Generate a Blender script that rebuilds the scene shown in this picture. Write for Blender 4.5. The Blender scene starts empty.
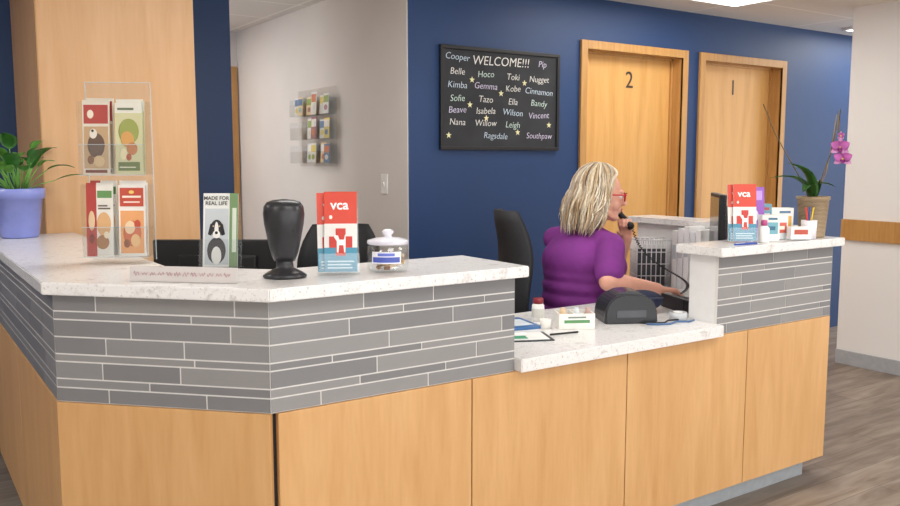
import bpy, bmesh, math, random
from mathutils import Vector, Matrix, Euler
random.seed(7)
S=bpy.context.scene
COL=S.collection
S.view_settings.view_transform='Standard'
rad=math.radians
ZOOM=None
# ---------------------------------------------------------------- materials
def lin(h):
    h=h.lstrip('#'); o=[]
    for i in (0,2,4):
        c=int(h[i:i+2],16)/255
        o.append(c/12.92 if c<=.04045 else ((c+.055)/1.055)**2.4)
    return (o[0],o[1],o[2],1)
_m={}
def nodes(name):
    m=bpy.data.materials.new(name); m.use_nodes=True
    nt=m.node_tree; return m,nt,nt.nodes['Principled BSDF']
def mat(h,rough=.5,metal=0,var=.06,scale=30,emit=0,spec=.5,bump=0):
    k=(h,rough,metal,var,scale,emit,spec,bump)
    if k in _m: return _m[k]
    m,nt,b=nodes('surface_'+h.lstrip('#'))
    c=lin(h)
    b.inputs['Roughness'].default_value=rough
    b.inputs['Metallic'].default_value=metal
    b.inputs['Specular IOR Level'].default_value=spec
    tc=nt.nodes.new('ShaderNodeTexCoord'); n=nt.nodes.new('ShaderNodeTexNoise')
    n.inputs['Scale'].default_value=scale; n.inputs['Detail'].default_value=3
    r=nt.nodes.new('ShaderNodeValToRGB')
    r.color_ramp.elements[0].position=.3; r.color_ramp.elements[1].position=.7
    r.color_ramp.elements[0].color=tuple(x*(1-var) for x in c[:3])+(1,)
    r.color_ramp.elements[1].color=tuple(min(1,x*(1+var)) for x in c[:3])+(1,)
    nt.links.new(tc.outputs['Object'],n.inputs['Vector']); nt.links.new(n.outputs['Fac'],r.inputs['Fac'])
    nt.links.new(r.outputs['Color'],b.inputs['Base Color'])
    if bump:
        bp=nt.nodes.new('ShaderNodeBump'); bp.inputs['Strength'].default_value=bump; bp.inputs['Distance'].default_value=.01
        nt.links.new(n.outputs['Fac'],bp.inputs['Height']); nt.links.new(bp.outputs['Normal'],b.inputs['Normal'])
    if emit:
        b.inputs['Emission Color'].default_value=c; b.inputs['Emission Strength'].default_value=emit
    _m[k]=m; return m
def wood(name,a,bb,scale=(14,14,1.2),rough=.38):
    m,nt,b=nodes(name)
    tc=nt.nodes.new('ShaderNodeTexCoord'); mp=nt.nodes.new('ShaderNodeMapping'); mp.inputs['Scale'].default_value=scale
    n=nt.nodes.new('ShaderNodeTexNoise'); n.inputs['Scale'].default_value=1.6; n.inputs['Detail'].default_value=6; n.inputs['Distortion'].default_value=.6
    n2=nt.nodes.new('ShaderNodeTexNoise'); n2.inputs['Scale'].default_value=9; n2.inputs['Detail'].default_value=2
    mx=nt.nodes.new('ShaderNodeMath'); mx.operation='MULTIPLY_ADD'; mx.inputs[1].default_value=.3
    r=nt.nodes.new('ShaderNodeValToRGB'); r.color_ramp.elements[0].position=.42; r.color_ramp.elements[1].position=.95
    r.color_ramp.elements[0].color=lin(a); r.color_ramp.elements[1].color=lin(bb)
    L=nt.links.new
    L(tc.outputs['Object'],mp.inputs['Vector']); L(mp.outputs['Vector'],n.inputs['Vector']); L(mp.outputs['Vector'],n2.inputs['Vector'])
    L(n2.outputs['Fac'],mx.inputs[0]); L(n.outputs['Fac'],mx.inputs[2]); L(mx.outputs[0],r.inputs['Fac']); L(r.outputs['Color'],b.inputs['Base Color'])
    b.inputs['Roughness'].default_value=rough
    return m
MAPLE=wood('maple_laminate','#dfb17b','#cd9a62',(9,9,1.0))
MAPLE_D=wood('maple_door','#deab68','#cb9650',(10,10,.8))
MAPLE_F=wood('maple_frame','#c8985c','#b07f45',(25,25,2))
MAPLE_C=wood('maple_column','#dfb182','#d2a06c',(9,9,.8))
def stone_mat():
    m,nt,b=nodes('white_quartz'); L=nt.links.new
    tc=nt.nodes.new('ShaderNodeTexCoord')
    n=nt.nodes.new('ShaderNodeTexNoise'); n.inputs['Scale'].default_value=22; n.inputs['Detail'].default_value=8; n.inputs['Roughness'].default_value=.7; n.inputs['Distortion'].default_value=1.0
    v=nt.nodes.new('ShaderNodeTexNoise'); v.inputs['Scale'].default_value=130; v.inputs['Detail'].default_value=2
    r=nt.nodes.new('ShaderNodeValToRGB'); e=r.color_ramp.elements
    e[0].position=.32; e[0].color=lin('#d3cecb'); e[1].position=.46; e[1].color=lin('#efedec')
    r2=nt.nodes.new('ShaderNodeValToRGB'); e=r2.color_ramp.elements
    e[0].position=.3; e[0].color=lin('#cfc8c4'); e[1].position=.4; e[1].color=(1,1,1,1)
    mx=nt.nodes.new('ShaderNodeMix'); mx.data_type='RGBA'; mx.blend_type='MULTIPLY'; mx.inputs[0].default_value=.7
    L(tc.outputs['Object'],n.inputs['Vector']); L(tc.outputs['Object'],v.inputs['Vector'])
    L(n.outputs['Fac'],r.inputs['Fac']); L(v.outputs['Fac'],r2.inputs['Fac'])
    L(r.outputs['Color'],mx.inputs[6]); L(r2.outputs['Color'],mx.inputs[7]); L(mx.outputs[2],b.inputs['Base Color'])
    b.inputs['Roughness'].default_value=.22
    return m
STONE=stone_mat()
def floor_mat():
    m,nt,b=nodes('vinyl_plank_floor'); L=nt.links.new
    tc=nt.nodes.new('ShaderNodeTexCoord')
    br=nt.nodes.new('ShaderNodeTexBrick'); br.inputs['Scale'].default_value=1; br.inputs['Brick Width'].default_value=1.2; br.inputs['Row Height'].default_value=.16
    br.inputs['Mortar Size'].default_value=.0015; br.inputs['Color1'].default_value=lin('#8f8378'); br.inputs['Color2'].default_value=lin('#a79a8d'); br.inputs['Mortar'].default_value=lin('#6d635a')
    mp=nt.nodes.new('ShaderNodeMapping'); mp.inputs['Scale'].default_value=(1.6,11,1)
    n=nt.nodes.new('ShaderNodeTexNoise'); n.inputs['Scale'].default_value=1.6; n.inputs['Detail'].default_value=7; n.inputs['Distortion'].default_value=.8
    r=nt.nodes.new('ShaderNodeValToRGB'); e=r.color_ramp.elements; e[0].position=.3; e[0].color=lin('#a09080'); e[1].position=.68; e[1].color=(1,1,1,1)
    mx=nt.nodes.new('ShaderNodeMix'); mx.data_type='RGBA'; mx.blend_type='MULTIPLY'; mx.inputs[0].default_value=.75
    L(tc.outputs['Object'],br.inputs['Vector']); L(tc.outputs['Object'],mp.inputs['Vector']); L(mp.outputs['Vector'],n.inputs['Vector']); L(n.outputs['Fac'],r.inputs['Fac'])
    L(br.outputs['Color'],mx.inputs[6]); L(r.outputs['Color'],mx.inputs[7]); L(mx.outputs[2],b.inputs['Base Color'])
    b.inputs['Roughness'].default_value=.4
    return m
def ceil_mat():
    m,nt,b=nodes('ceiling_tile'); L=nt.links.new
    tc=nt.nodes.new('ShaderNodeTexCoord')
    br=nt.nodes.new('ShaderNodeTexBrick'); br.offset=0; br.inputs['Scale'].default_value=1; br.inputs['Brick Width'].default_value=1.2; br.inputs['Row Height'].default_value=.6
    br.inputs['Mortar Size'].default_value=.012; br.inputs['Color1'].default_value=lin('#e2e0dd'); br.inputs['Color2'].default_value=lin('#e6e4e1'); br.inputs['Mortar'].default_value=lin('#f6f5f2')
    L(tc.outputs['Object'],br.inputs['Vector']); L(br.outputs['Color'],b.inputs['Base Color']); b.inputs['Roughness'].default_value=.9
    return m
def acrylic():
    m=bpy.data.materials.new('clear_acrylic'); m.use_nodes=True; nt=m.node_tree; nt.nodes.clear(); L=nt.links.new
    o=nt.nodes.new('ShaderNodeOutputMaterial'); t=nt.nodes.new('ShaderNodeBsdfTransparent'); g=nt.nodes.new('ShaderNodeBsdfGlossy')
    t.inputs['Color'].default_value=(.975,.985,.99,1); g.inputs['Roughness'].default_value=.08
    x=nt.nodes.new('ShaderNodeMixShader'); x.inputs[0].default_value=.07
    L(t.outputs[0],x.inputs[1]); L(g.outputs[0],x.inputs[2]); L(x.outputs[0],o.inputs[0]); return m
ACR=acrylic()
NAVY=mat('#1c3c6b',.5,var=.03,scale=3)
WHITE=mat('#ebeae9',.6,var=.02)
WALLW=mat('#ebeaea',.7,var=.01,scale=2)
BEIGE=mat('#e0dad6',.7,var=.02,scale=3)
BLACK=mat('#17171a',.45); BLKGL=mat('#141417',.18); PAPER=mat('#f2f1ee',.5,var=.02)
GREYB=mat('#9aa0a8',.5,var=.03)
SKIN=mat('#e8ab94',.5,var=.06,scale=25)
# ---------------------------------------------------------------- builder
def I(): return Matrix.Identity(4)
def T(x,y,z): return Matrix.Translation((x,y,z))
def RX(a): return Matrix.Rotation(rad(a),4,'X')
def RY(a): return Matrix.Rotation(rad(a),4,'Y')
def RZ(a): return Matrix.Rotation(rad(a),4,'Z')
class B:
    def __init__(s): s.bm=bmesh.new(); s.m=[]
    def mi(s,m):
        if m not in s.m: s.m.append(m)
        return s.m.index(m)
    def add(s,tb,m,M=None,smooth=False):
        if M is not None: tb.transform(M)
        i=s.mi(m)
        for f in tb.faces: f.material_index=i; f.smooth=smooth
        me=bpy.data.meshes.new('t'); tb.to_mesh(me); tb.free(); s.bm.from_mesh(me); bpy.data.meshes.remove(me)
    def box(s,c,d,m,bev=0,M=None,seg=2):
        tb=bmesh.new(); bmesh.ops.create_cube(tb,size=1)
        bmesh.ops.scale(tb,vec=d,verts=tb.verts); 
        if bev: bmesh.ops.bevel(tb,geom=tb.edges[:],offset=bev,segments=seg,affect='EDGES',profile=.6)
        X=T(*c)
        s.add(tb,m,(M@X) if M is not None else X,False)
    def b2(s,a,b,m,bev=0,M=None):
        s.box([(a[i]+b[i])/2 for i in range(3)],[abs(b[i]-a[i]) for i in range(3)],m,bev,M)
    def prism(s,poly,z0,z1,m,bev=0,M=None):
        tb=bmesh.new(); lo=[tb.verts.new((x,y,z0)) for x,y in poly]; hi=[tb.verts.new((x,y,z1)) for x,y in poly]
        tb.faces.new(lo[::-1]); tb.faces.new(hi); n=len(poly)
        for i in range(n): tb.faces.new((lo[i],lo[(i+1)%n],hi[(i+1)%n],hi[i]))
        bmesh.ops.recalc_face_normals(tb,faces=tb.faces[:])
        if bev: bmesh.ops.bevel(tb,geom=tb.edges[:],offset=bev,segments=2,affect='EDGES')
        s.add(tb,m,M)
    def lathe(s,prof,m,M=None,seg=32,smooth=True):
        tb=bmesh.new(); rings=[]
        for r,z in prof:
            rings.append([tb.verts.new((r*math.cos(2*math.pi*i/seg),r*math.sin(2*math.pi*i/seg),z)) for i in range(seg)] if r>1e-5 else [tb.verts.new((0,0,z))])
        for a,b in zip(rings,rings[1:]):
            for i in range(seg):
                j=(i+1)%seg
                if len(a)==1 and len(b)==1: continue
                if len(a)==1: tb.faces.new((a[0],b[j],b[i]))
                elif len(b)==1: tb.faces.new((a[i],a[j],b[0]))
                else: tb.faces.new((a[i],a[j],b[j],b[i]))
        bmesh.ops.recalc_face_normals(tb,faces=tb.faces[:])
        s.add(tb,m,M,smooth)
    def tube(s,pts,r,m,M=None,seg=8,flat=1,smooth=True):
        pts=[Vector(p) for p in pts]; n=len(pts)
        rs=r if isinstance(r,(list,tuple)) else [r]*n
        tb=bmesh.new(); rings=[]; prev=None
        for i,p in enumerate(pts):
            d=(pts[min(i+1,n-1)]-pts[max(i-1,0)])
            if d.length<1e-9: d=Vector((0,0,1))
            d.normalize()
            if prev is None: u=d.orthogonal().normalized()
            else:
                u=prev-d*prev.dot(d)
                u=u.normalized() if u.length>1e-6 else d.orthogonal().normalized()
            prev=u; v=d.cross(u)
            rings.append([tb.verts.new(p+(u*math.cos(2*math.pi*k/seg)+v*math.sin(2*math.pi*k/seg)*flat)*rs[i]) for k in range(seg)])
        for a,b in zip(rings,rings[1:]):
            for k in range(seg): tb.faces.new((a[k],a[(k+1)%seg],b[(k+1)%seg],b[k]))
        tb.faces.new(rings[0][::-1]); tb.faces.new(rings[-1])
        bmesh.ops.recalc_face_normals(tb,faces=tb.faces[:])
        s.add(tb,m,M,smooth)
    def ell(s,c,r,m,R=None,M=None,sub=3):
        tb=bmesh.new(); bmesh.ops.create_icosphere(tb,subdivisions=sub,radius=1)
        X=T(*c)@(R if R is not None else I())@Matrix.Diagonal((r[0],r[1],r[2],1))
        s.add(tb,m,(M@X) if M is not None else X,True)
    def cap(s,a,b,r0,r1,m=None,M=None,seg=16):
        a=Vector(a); b=Vector(b); d=b-a; L=d.length; q=d.to_track_quat('Z','Y').to_matrix().to_4x4()
        prof=[(0,-r0)]+[(r0*math.cos(t),r0*math.sin(t)) for t in [rad(x) for x in (-60,-30,0)]]+[(r1*math.cos(t),L+r1*math.sin(t)) for t in [rad(x) for x in (0,30,60)]]+[(0,L+r1)]
        X=Matrix.Translation(a)@q
        s.lathe(prof,m,(M@X) if M is not None else X,seg)
    def text(s,t,M,size,m,align='CENTER',shear=0,ext=.0002,bold=0):
        cu=bpy.data.curves.new('t','FONT'); cu.body=t; cu.size=size; cu.align_x=align; cu.align_y='CENTER'; cu.shear=shear; cu.extrude=ext; cu.offset=bold; cu.resolution_u=3
        o=bpy.data.objects.new('t',cu); COL.objects.link(o)
        me=bpy.data.meshes.new_from_object(o.evaluated_get(bpy.context.evaluated_depsgraph_get()))
        tb=bmesh.new(); tb.from_mesh(me); bpy.data.objects.remove(o); bpy.data.curves.remove(cu); bpy.data.meshes.remove(me)
        s.add(tb,m,M)
    def leaf(s,base,tip,w,m,up=(0,0,1),sag=.0,M=None,n=8,fold=.15):
        base=Vector(base); tip=Vector(tip); d=tip-base; L=d.length; up=Vector(up)
        sd=d.cross(up); sd=sd.normalized() if sd.length>1e-6 else Vector((1,0,0)); nn=sd.cross(d).normalized()
        tb=bmesh.new(); rows=[]
        for i in range(n+1):
            t=i/n; c=base+d*t+nn*sag*math.sin(math.pi*t)
            ww=w*(math.sin(math.pi*min(1,t**.8*.96+.04)))**.8
            rows.append([tb.verts.new(c+sd*ww*k+nn*fold*ww*abs(k)) for k in (-1,-.5,0,.5,1)])
        for a,b in zip(rows,rows[1:]):
            for k in range(4): tb.faces.new((a[k],a[k+1],b[k+1],b[k]))
        bmesh.ops.solidify(tb,geom=tb.faces[:],thickness=.0012)
        s.add(tb,m,M,True)
    def done(s,name,parent=None,loc=(0,0,0),rot=0,label=None,category=None,group=None,kind=None,tilt=None):
        me=bpy.data.meshes.new(name)
        s.bm.to_mesh(me); s.bm.free()
        for m in s.m: me.materials.append(m)
        o=bpy.data.objects.new(name,me); COL.objects.link(o)
        o.location=loc; o.rotation_euler=(tilt[0] if tilt else 0,tilt[1] if tilt else 0,rad(rot))
        if parent: o.parent=parent
        if label: o['label']=label
        if category: o['category']=category
        if group: o['group']=group
        if kind: o['kind']=kind
        return o
def thing(name,label,category,loc,rot=0,group=None,kind=None):
    o=bpy.data.objects.new(name,None); COL.objects.link(o); o.location=loc; o.rotation_euler=(0,0,rad(rot)); o.empty_display_size=.05
    if label:o['label']=label
    if category:o['category']=category
    if group:o['group']=group
    if kind:o['kind']=kind
    return o
def struct(name,a,b,m,**k):
    x=B(); x.b2(a,b,m); return x.done(name,kind='structure',**k)
CAMROT=-34
# ---------------------------------------------------------------- room shell
CH=2.48
struct('floor',(-3,-2.5,-.05),(8.6,8,0),floor_mat())
struct('ceiling',(-3,-2.5,CH),(8.6,8,CH+.05),ceil_mat())
YB=4.1
x=B()
for a,b in (((2.48,YB,0),(3.81,YB+.15,CH)),((4.77,YB,0),(4.96,YB+.15,CH)),((5.94,YB,0),(8.4,YB+.15,CH)),((3.81,YB,2.17),(4.77,YB+.15,CH)),((4.96,YB,2.17),(5.94,YB+.15,CH))): x.b2(a,b,NAVY)
x.done('wall_back',kind='structure')
struct('wall_hall',(2.48,YB+.152,0),(2.60,6.8,CH),BEIGE)
struct('trim_5',(2.475,YB-.002,0),(2.4795,YB+.16,CH),BEIGE)
struct('wall_far',(1.0,6.8,0),(2.7,6.9,CH),BEIGE)
struct('wall_north',(-2.9,5.13,0),(1.83,5.28,CH),NAVY)
struct('wall_left',(-3.0,-2.5,0),(-2.9,5.13,CH),BEIGE)
struct('wall_right',(5.6,-2.5,0),(5.75,3.35,CH),WALLW)
struct('wall_end',(8.4,3.3,0),(8.5,4.1,CH),BEIGE)
x=B(); x.b2((5.575,-2.5,.885),(5.599,3.35,1.03),MAPLE_F,.004); x.done('trim_1',kind='structure')
x=B(); x.b2((5.585,-2.5,0),(5.599,3.35,.10),mat('#a9adb3',.5),.003); x.done('baseboard_right',kind='structure')
x=B(); x.b2((2.465,YB+.16,0),(2.474,6.75,.10),mat('#a9adb3',.5),.003); x.done('baseboard_hall',kind='structure')
# column (wood clad)
x=B(); x.b2((.625,4.295,0),(1.345,5.125,CH),MAPLE_C)
x.b2((.622,4.292,.0),(.627,4.298,CH),MAPLE_F)
x.done('wall_column',kind='structure')
# doors
DK=mat('#3c3128',.5)
def door(n,x0,x1,num,numx):
    d=thing('door_%d'%n,None,None,(x0,YB,0),kind='structure')
    f=B(); w=x1-x0; t=.055; top=2.21
    f.b2((0,-.022,0),(t,-.001,top),MAPLE_F,.003); f.b2((w-t,-.022,0),(w,-.001,top),MAPLE_F,.003); f.b2((t,-.022,top-t),(w-t,-.001,top),MAPLE_F,.003)
    f.b2((t-.014,-.02,0),(t,.148,top-t+.01),MAPLE_F); f.b2((w-t,-.02,0),(w-t+.014,.148,top-t+.01),MAPLE_F); f.b2((t,-.02,top-t),(w-t,.148,top-t+.014),MAPLE_F)
    f.b2((t,.075,0),(t+.014,.09,top-t),MAPLE_F); f.b2((w-t-.014,.075,0),(w-t,.09,top-t),MAPLE_F); f.b2((t,.075,top-t-.014),(w-t,.09,top-t),MAPLE_F)
    f.done('door_frame',d)
    l=B(); l.b2((t+.004,.091,.01),(w-t-.004,.135,top-t-.004),MAPLE_D,.002); l.done('door_leaf',d)
    k=B(); k.text(num,T(numx-x0,.089,1.985)@RX(90),.16,DK,ext=.001); k.done('door_number',d)
    h=B(); st=mat('#b9b6b0',.3,1); h.lathe([(0,0),(.03,0),(.03,.008),(0,.008)],st,T(.13,.091,1.0)@RX(90)); h.tube([(.13,.085,1.0),(.13,.04,1.0),(.15,.035,1.0),(.25,.035,1.0)],.009,st); h.done('door_handle',d)
door(2,3.77,4.79,'2',4.317); door(1,4.92,5.94,'1',5.43)
d=thing('door_3',None,None,(1.555,6.77,0),kind='structure')
x=B(); x.b2((0,0,0),(.08,.028,2.2),MAPLE_F); x.b2((.83,0,0),(.91,.028,2.2),MAPLE_F); x.b2((.08,0,2.12),(.83,.028,2.2),MAPLE_F); x.done('door_frame',d)
x=B(); x.b2((.085,.008,.01),(.825,.026,2.115),MAPLE_D); x.done('door_leaf',d)
# ceiling lights
EM=mat('#fffdf8',.5,emit=9,var=0)
for i,(lx,ly) in enumerate([(4.2,3.42),(1.6,3.0),(3.2,1.0),(.9,.6),(-1.2,1.6),(4.6,-.6),(1.9,-1.4),(1.15,6.2),(-1.0,3.9),(7.0,3.6)]):  # hall panel behind wall_north is added, kept out of view to brighten wall_hall
    o=thing('ceiling_light','recessed white fluorescent ceiling panel light with frosted lens','ceiling light',(lx,ly,CH-.02),group='recessed ceiling panel lights')
    x=B()
    for a,b in (((-.62,-.31,0),(.62,-.29,.019)),((-.62,.29,0),(.62,.31,.019)),((-.62,-.29,0),(-.6,.29,.019)),((.6,-.29,0),(.62,.29,.019))): x.b2(a,b,WHITE)
    x.done('light_frame',o)
    x=B(); x.b2((-.6,-.29,.006),(.6,.29,.016),EM); x.done('light_lens',o)
# ---------------------------------------------------------------- reception desk
H=1.10; ZT=.75
outer=[(.40,4.285),(.40,2.597),(.852,2.145),(1.69,2.145)]
desk=thing('reception_desk','maple laminate reception desk with grey linear tile band and angled corner','reception desk',(.40,4.2,0))
def dp(b,name): return b.done(name,desk,loc=(-.40,-4.2,0))
DARK=mat('#20201f',.7)
x=B(); x.prism(outer+[(1.69,2.30),(.92,2.30),(.56,2.66),(.56,4.285)],.1,ZT-.001,DARK)
x.b2((1.69,2.145,.1),(3.49,2.27,ZT-.001),DARK); x.b2((3.385,2.27,.1),(3.49,3.2,ZT-.001),WHITE); dp(x,'desk_carcass')
x=B(); x.prism(outer+[(1.69,2.30),(.92,2.30),(.56,2.66),(.56,4.285)],ZT,1.064,WHITE); dp(x,'raised_wall')
x=B(); x.b2((2.712,2.145,ZT),(3.49,2.27,1.064),WHITE); x.b2((3.385,2.27,ZT),(3.49,3.2,1.108),WHITE); dp(x,'raised_wall')
TK=mat('#aab0b6',.5)
x=B(); x.prism([(.45,4.285),(.45,2.62),(.875,2.195),(3.44,2.195),(3.44,3.15),(3.40,3.15),(3.40,2.25),(.9,2.25),(.5,2.65),(.5,4.285)],0,.1,TK); dp(x,'toe_kick')
def face_mat(p0,p1):
    a=Vector((p0[0],p0[1],0)); b=Vector((p1[0],p1[1],0)); d=(b-a); L=d.length; d.normalize()
    n=Vector((d.y,-d.x,0))
    M=Matrix(((d.x,n.x,0,a.x),(d.y,n.y,0,a.y),(0,0,1,0),(0,0,0,1)))
    return M,L
A_=(.40,4.285);B_=(.40,2.597);C_=(.852,2.145);D_=(1.69,2.145)
def panel(p0,p1,e0=-.0025,e1=-.0025):
    M,L=face_mat(p0,p1); x=B(); x.b2((-e0,.0005,.1),(L+e1,.0205,ZT-.002),MAPLE,.001,M); dp(x,'wood_panel')
panel((.40,4.285),(.40,3.44)); panel((.40,3.44),B_,-.0025,.0082); panel(B_,C_,.0082,.004)
panel((.862,2.145),(1.518,2.145)); panel((1.518,2.145),(2.213,2.145)); panel((2.213,2.145),(2.906,2.145)); panel((2.906,2.145),(3.49,2.145)); panel((3.49,2.145),(3.49,3.2))
tg=[mat(c,.35,var=.02,scale=8) for c in ('#858486','#8c8b8c','#939191','#807f81')]
GROUT=mat('#e6e3e0',.8,var=.02)
ROWS=[.050,.024,.050,.050,.022,.050,.026,.044]
def tiles(p0,p1,name,seed,e0=0,e1=0):
    random.seed(seed); M,L=face_mat(p0,p1); x=B(); x.b2((-e0,.0005,ZT+.0),(L+e1,.0160,1.064),GROUT,0,M); g=.0045
    z=1.064
    for k,h in enumerate(ROWS):
        if z-h<ZT: h=z-ZT
        s=-e0-random.uniform(0,.3)
        while s<L+e1:
            w=random.choice([.42,.36,.30,.24]) if h>.03 else random.choice([.5,.4,.3])
            a=max(s+g/2,-e0+.0005); b=min(s+w-g/2,L+e1-.0005)
            if b-a>.015: x.b2((a,.010,z-h+g/2),(b,.0178,z-g/2),random.choice(tg),0,M)
            s+=w
        z-=h
        if z<ZT+.005: break
    dp(x,name)
tiles(A_,B_,'tile_band',1,0,.006); tiles(B_,C_,'tile_band',2,.006,.006); tiles(C_,D_,'tile_band',3,.006,0); tiles((2.712,2.145),(3.49,2.145),'tile_band',4)
x=B(); x.prism([(.352,4.288),(.352,2.572),(.832,2.09),(1.72,2.09),(1.72,2.47),(1.01,2.47),(.745,2.735),(.745,4.288)],1.0645,H,STONE,.003)
x.done('countertop',label='speckled white quartz countertop capping the raised angled desk section',category='countertop')
x=B(); x.prism([(2.68,2.09),(3.52,2.09),(3.52,2.32),(2.68,2.32)],1.0645,H,STONE,.003)
x.done('countertop',label='short white quartz ledge over the raised tiled section by the orchid',category='countertop')
x=B(); x.b2((3.34,2.322,1.1085),(3.53,3.23,1.14),STONE,.003)
x.done('countertop',label='narrow white ledge cap along the desk return behind the seated woman',category='countertop')
x=B(); x.prism([(1.692,2.09),(2.71,2.09),(2.71,2.272),(3.383,2.272),(3.383,3.2),(3.04,3.2),(3.04,2.76),(1.692,2.76)],ZT+.0005,.795,STONE,.003)
x.done('countertop',label='lower white quartz work surface in front of the seated woman',category='countertop')
x=B(); x.prism([(.562,4.28),(.562,2.662),(.922,2.302),(1.688,2.302),(1.688,2.76),(1.4,2.9),(1.3,3.3),(1.2,4.28)],.72,.75,mat('#c9c6c1',.5),.002)
x.b2((1.15,4.2,0),(1.19,4.26,.72),GREYB); x.b2((1.3,2.84,0),(1.34,2.88,.72),GREYB)
x.done('work_desk',label='plain grey inner work desk behind the raised counter',category='desk')
x=B(); x.b2((1.72,2.30,0),(1.75,2.74,.749),WHITE,.002); x.done('desk_support',label='white support panel under the lower work surface',category='desk leg')
# ---------------------------------------------------------------- wall things
cb=thing('chalkboard','black framed chalkboard covered in chalk pet names and small stars','chalkboard',(2.687,YB-.002,1.50))
x=B(); w,h=.90,.60; fr=mat('#1b1a1c',.4)
for a,b in (((0,-.022,0),(w,0,.022)),((0,-.022,h-.022),(w,0,h)),((0,-.022,.022),(.022,0,h-.022)),((w-.022,-.022,.022),(w,0,h-.022))): x.b2(a,b,fr,.003)
x.done('board_frame',cb)
x=B(); x.b2((.02,-.012,.02),(w-.02,-.002,h-.02),mat('#303135',.8,var=.25,scale=6)); x.done('board_surface',cb)
cw=mat('#eeece6',.9); cbl=mat('#cfe0ee',.9); cy=mat('#ece6b4',.9); cp=mat('#dcd4ec',.9); cg=mat('#d2e8dc',.9)
def chalk(t,px,pz,sz,m):
    x=B(); x.text(t,T(px,-.0135,pz)@RX(90)@RZ(random.uniform(-3,3)),sz,m,shear=.15,ext=.0004,bold=-.0005); x.done('chalk_word',cb)
chalk('Cooper',.12,.535,.054,cbl); chalk('WELCOME!!!',.44,.525,.076,cw); chalk('Pip',.76,.53,.054,cp)
rows=[(.452,['Belle','Hoco','Toki','Nugget']),(.378,['Kimba','Gemma','Kobe','Cinnamon']),(.302,['Sofie','Tazo','Ella','Bandy']),(.230,['Beave','Isabela','Wilson','Vincent']),(.158,['Nana','Willow','Leigh'])]
cs=[cw,cbl,cg,cp,cw,cw]
for j,(z,ws) in enumerate(rows):
    for i,t in enumerate(ws): chalk(t,.12+i*(.205),z+random.uniform(-.006,.006)-.004*i,.054,cs[(i*2+j)%6])
chalk('Ragsdale',.40,.085,.052,cbl); chalk('Southpaw',.74,.09,.052,cp)
def star(cx,cz,r,m):
    x=B(); pts=[(cx+(r if k%2==0 else r*.42)*math.sin(k*math.pi/5),cz+(r if k%2==0 else r*.42)*math.cos(k*math.pi/5)) for k in range(10)]
    x.prism(pts,0,.0006,m,0,T(0,-.0125,0)@RX(90)); x.done('chalk_star',cb)
for s_ in ((.225,.41),(.62,.41),(.21,.265),(.44,.34),(.82,.16),(.06,.085),(.57,.11),(.33,.19)): star(s_[0],s_[1],.020,cy)
# brochure helper
def C(h): return mat(h,.35,var=.02)
def brochure(name,label,loc,rot,w,h,bg,shapes,tilt=8,group=None,th=.004):
    x=B(); M=RX(-tilt)
    x.b2((-w/2,0,0),(w/2,th,h),C(bg),0,M); y=-.0004
    for s_ in shapes:
        if s_[0]=='r': x.b2((s_[1]*w-w/2,y,s_[2]*h),((s_[1]+s_[3])*w-w/2,y+.0008,(s_[2]+s_[4])*h),C(s_[5]),0,M)
        elif s_[0]=='e': x.ell((s_[1]*w-w/2,y,s_[2]*h),(s_[3]*w,.0008,s_[4]*h),C(s_[5]),M=M,sub=3)
        elif s_[0]=='p': x.prism([(a*w-w/2,b*h) for a,b in s_[1]],-y,-y+.0005,C(s_[2]),0,M@RX(90))
        elif s_[0]=='t': x.text(s_[1],M@T(s_[2]*w-w/2,y-.0004,s_[3]*h)@RX(90),s_[4],C(s_[5]),ext=.0003,bold=s_[6] if len(s_)>6 else 0)
        y-=.0004
    return x.done(name,loc=loc,rot=rot,label=label,category='brochure',group=group)
RK=-90
wr=thing('wall_rack','clear acrylic wall rack with tiered brochure pockets on beige wall','brochure rack',(2.474,5.27,1.40),RK)
x=B()
x.b2((-.30,-.006,0),(.30,-.002,.52),ACR)
RACKP=[(.02,),(.18,),(.34,)]
for k in range(3):
    z=.02+k*.16
    x.b2((-.30,-.075,z),(.30,-.071,z+.08),ACR); x.b2((-.30,-.075,z),(.30,-.006,z+.003),ACR)
    for q in (-.30,-.101,.099,.297): x.b2((q,-.072,z),(q+.003,-.006,z+.12),ACR)
x.done('rack_body',wr)
cols=['#e7e4de','#cf7b5a','#93ac5c','#5d83ae','#efd9b0','#a8707f','#dfe5ea','#e2cf72','#9fc4cc','#f0efec','#f4f2ee']
for r_ in range(3):
    for c_ in range(3):
        px=-.20+c_*.20
        if (r_,c_) in ((0,0),(1,0)): continue
        for q in range(2):
            off=px+(-.040 if q==0 else .045)+random.uniform(-.01,.01)
            a,b_,c3=random.sample(cols,3)
            brochure('leaflet','small folded colour leaflet in the wall rack',(2.474-.044-.012*q,5.27-off,1.40+.024+r_*.16),RK,.082,random.uniform(.12,.15),a,[('r',.05,.55,.9,.35,b_),('e',.5,.3,.3,.14,c3)],tilt=3,group='leaflets in the wall rack',th=.002)
sw=thing('light_switch','white plastic double light switch plate','light switch',(2.4785,4.366,1.30),-90)
x=B(); x.box((0,-.003,0),(.075,.006,.118),mat('#f4f3f1',.4),.002); x.done('switch_plate',sw)
x=B(); x.box((0,-.008,0),(.012,.012,.026),WHITE,.002,RX(12)); x.done('switch_toggle',sw)
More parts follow.
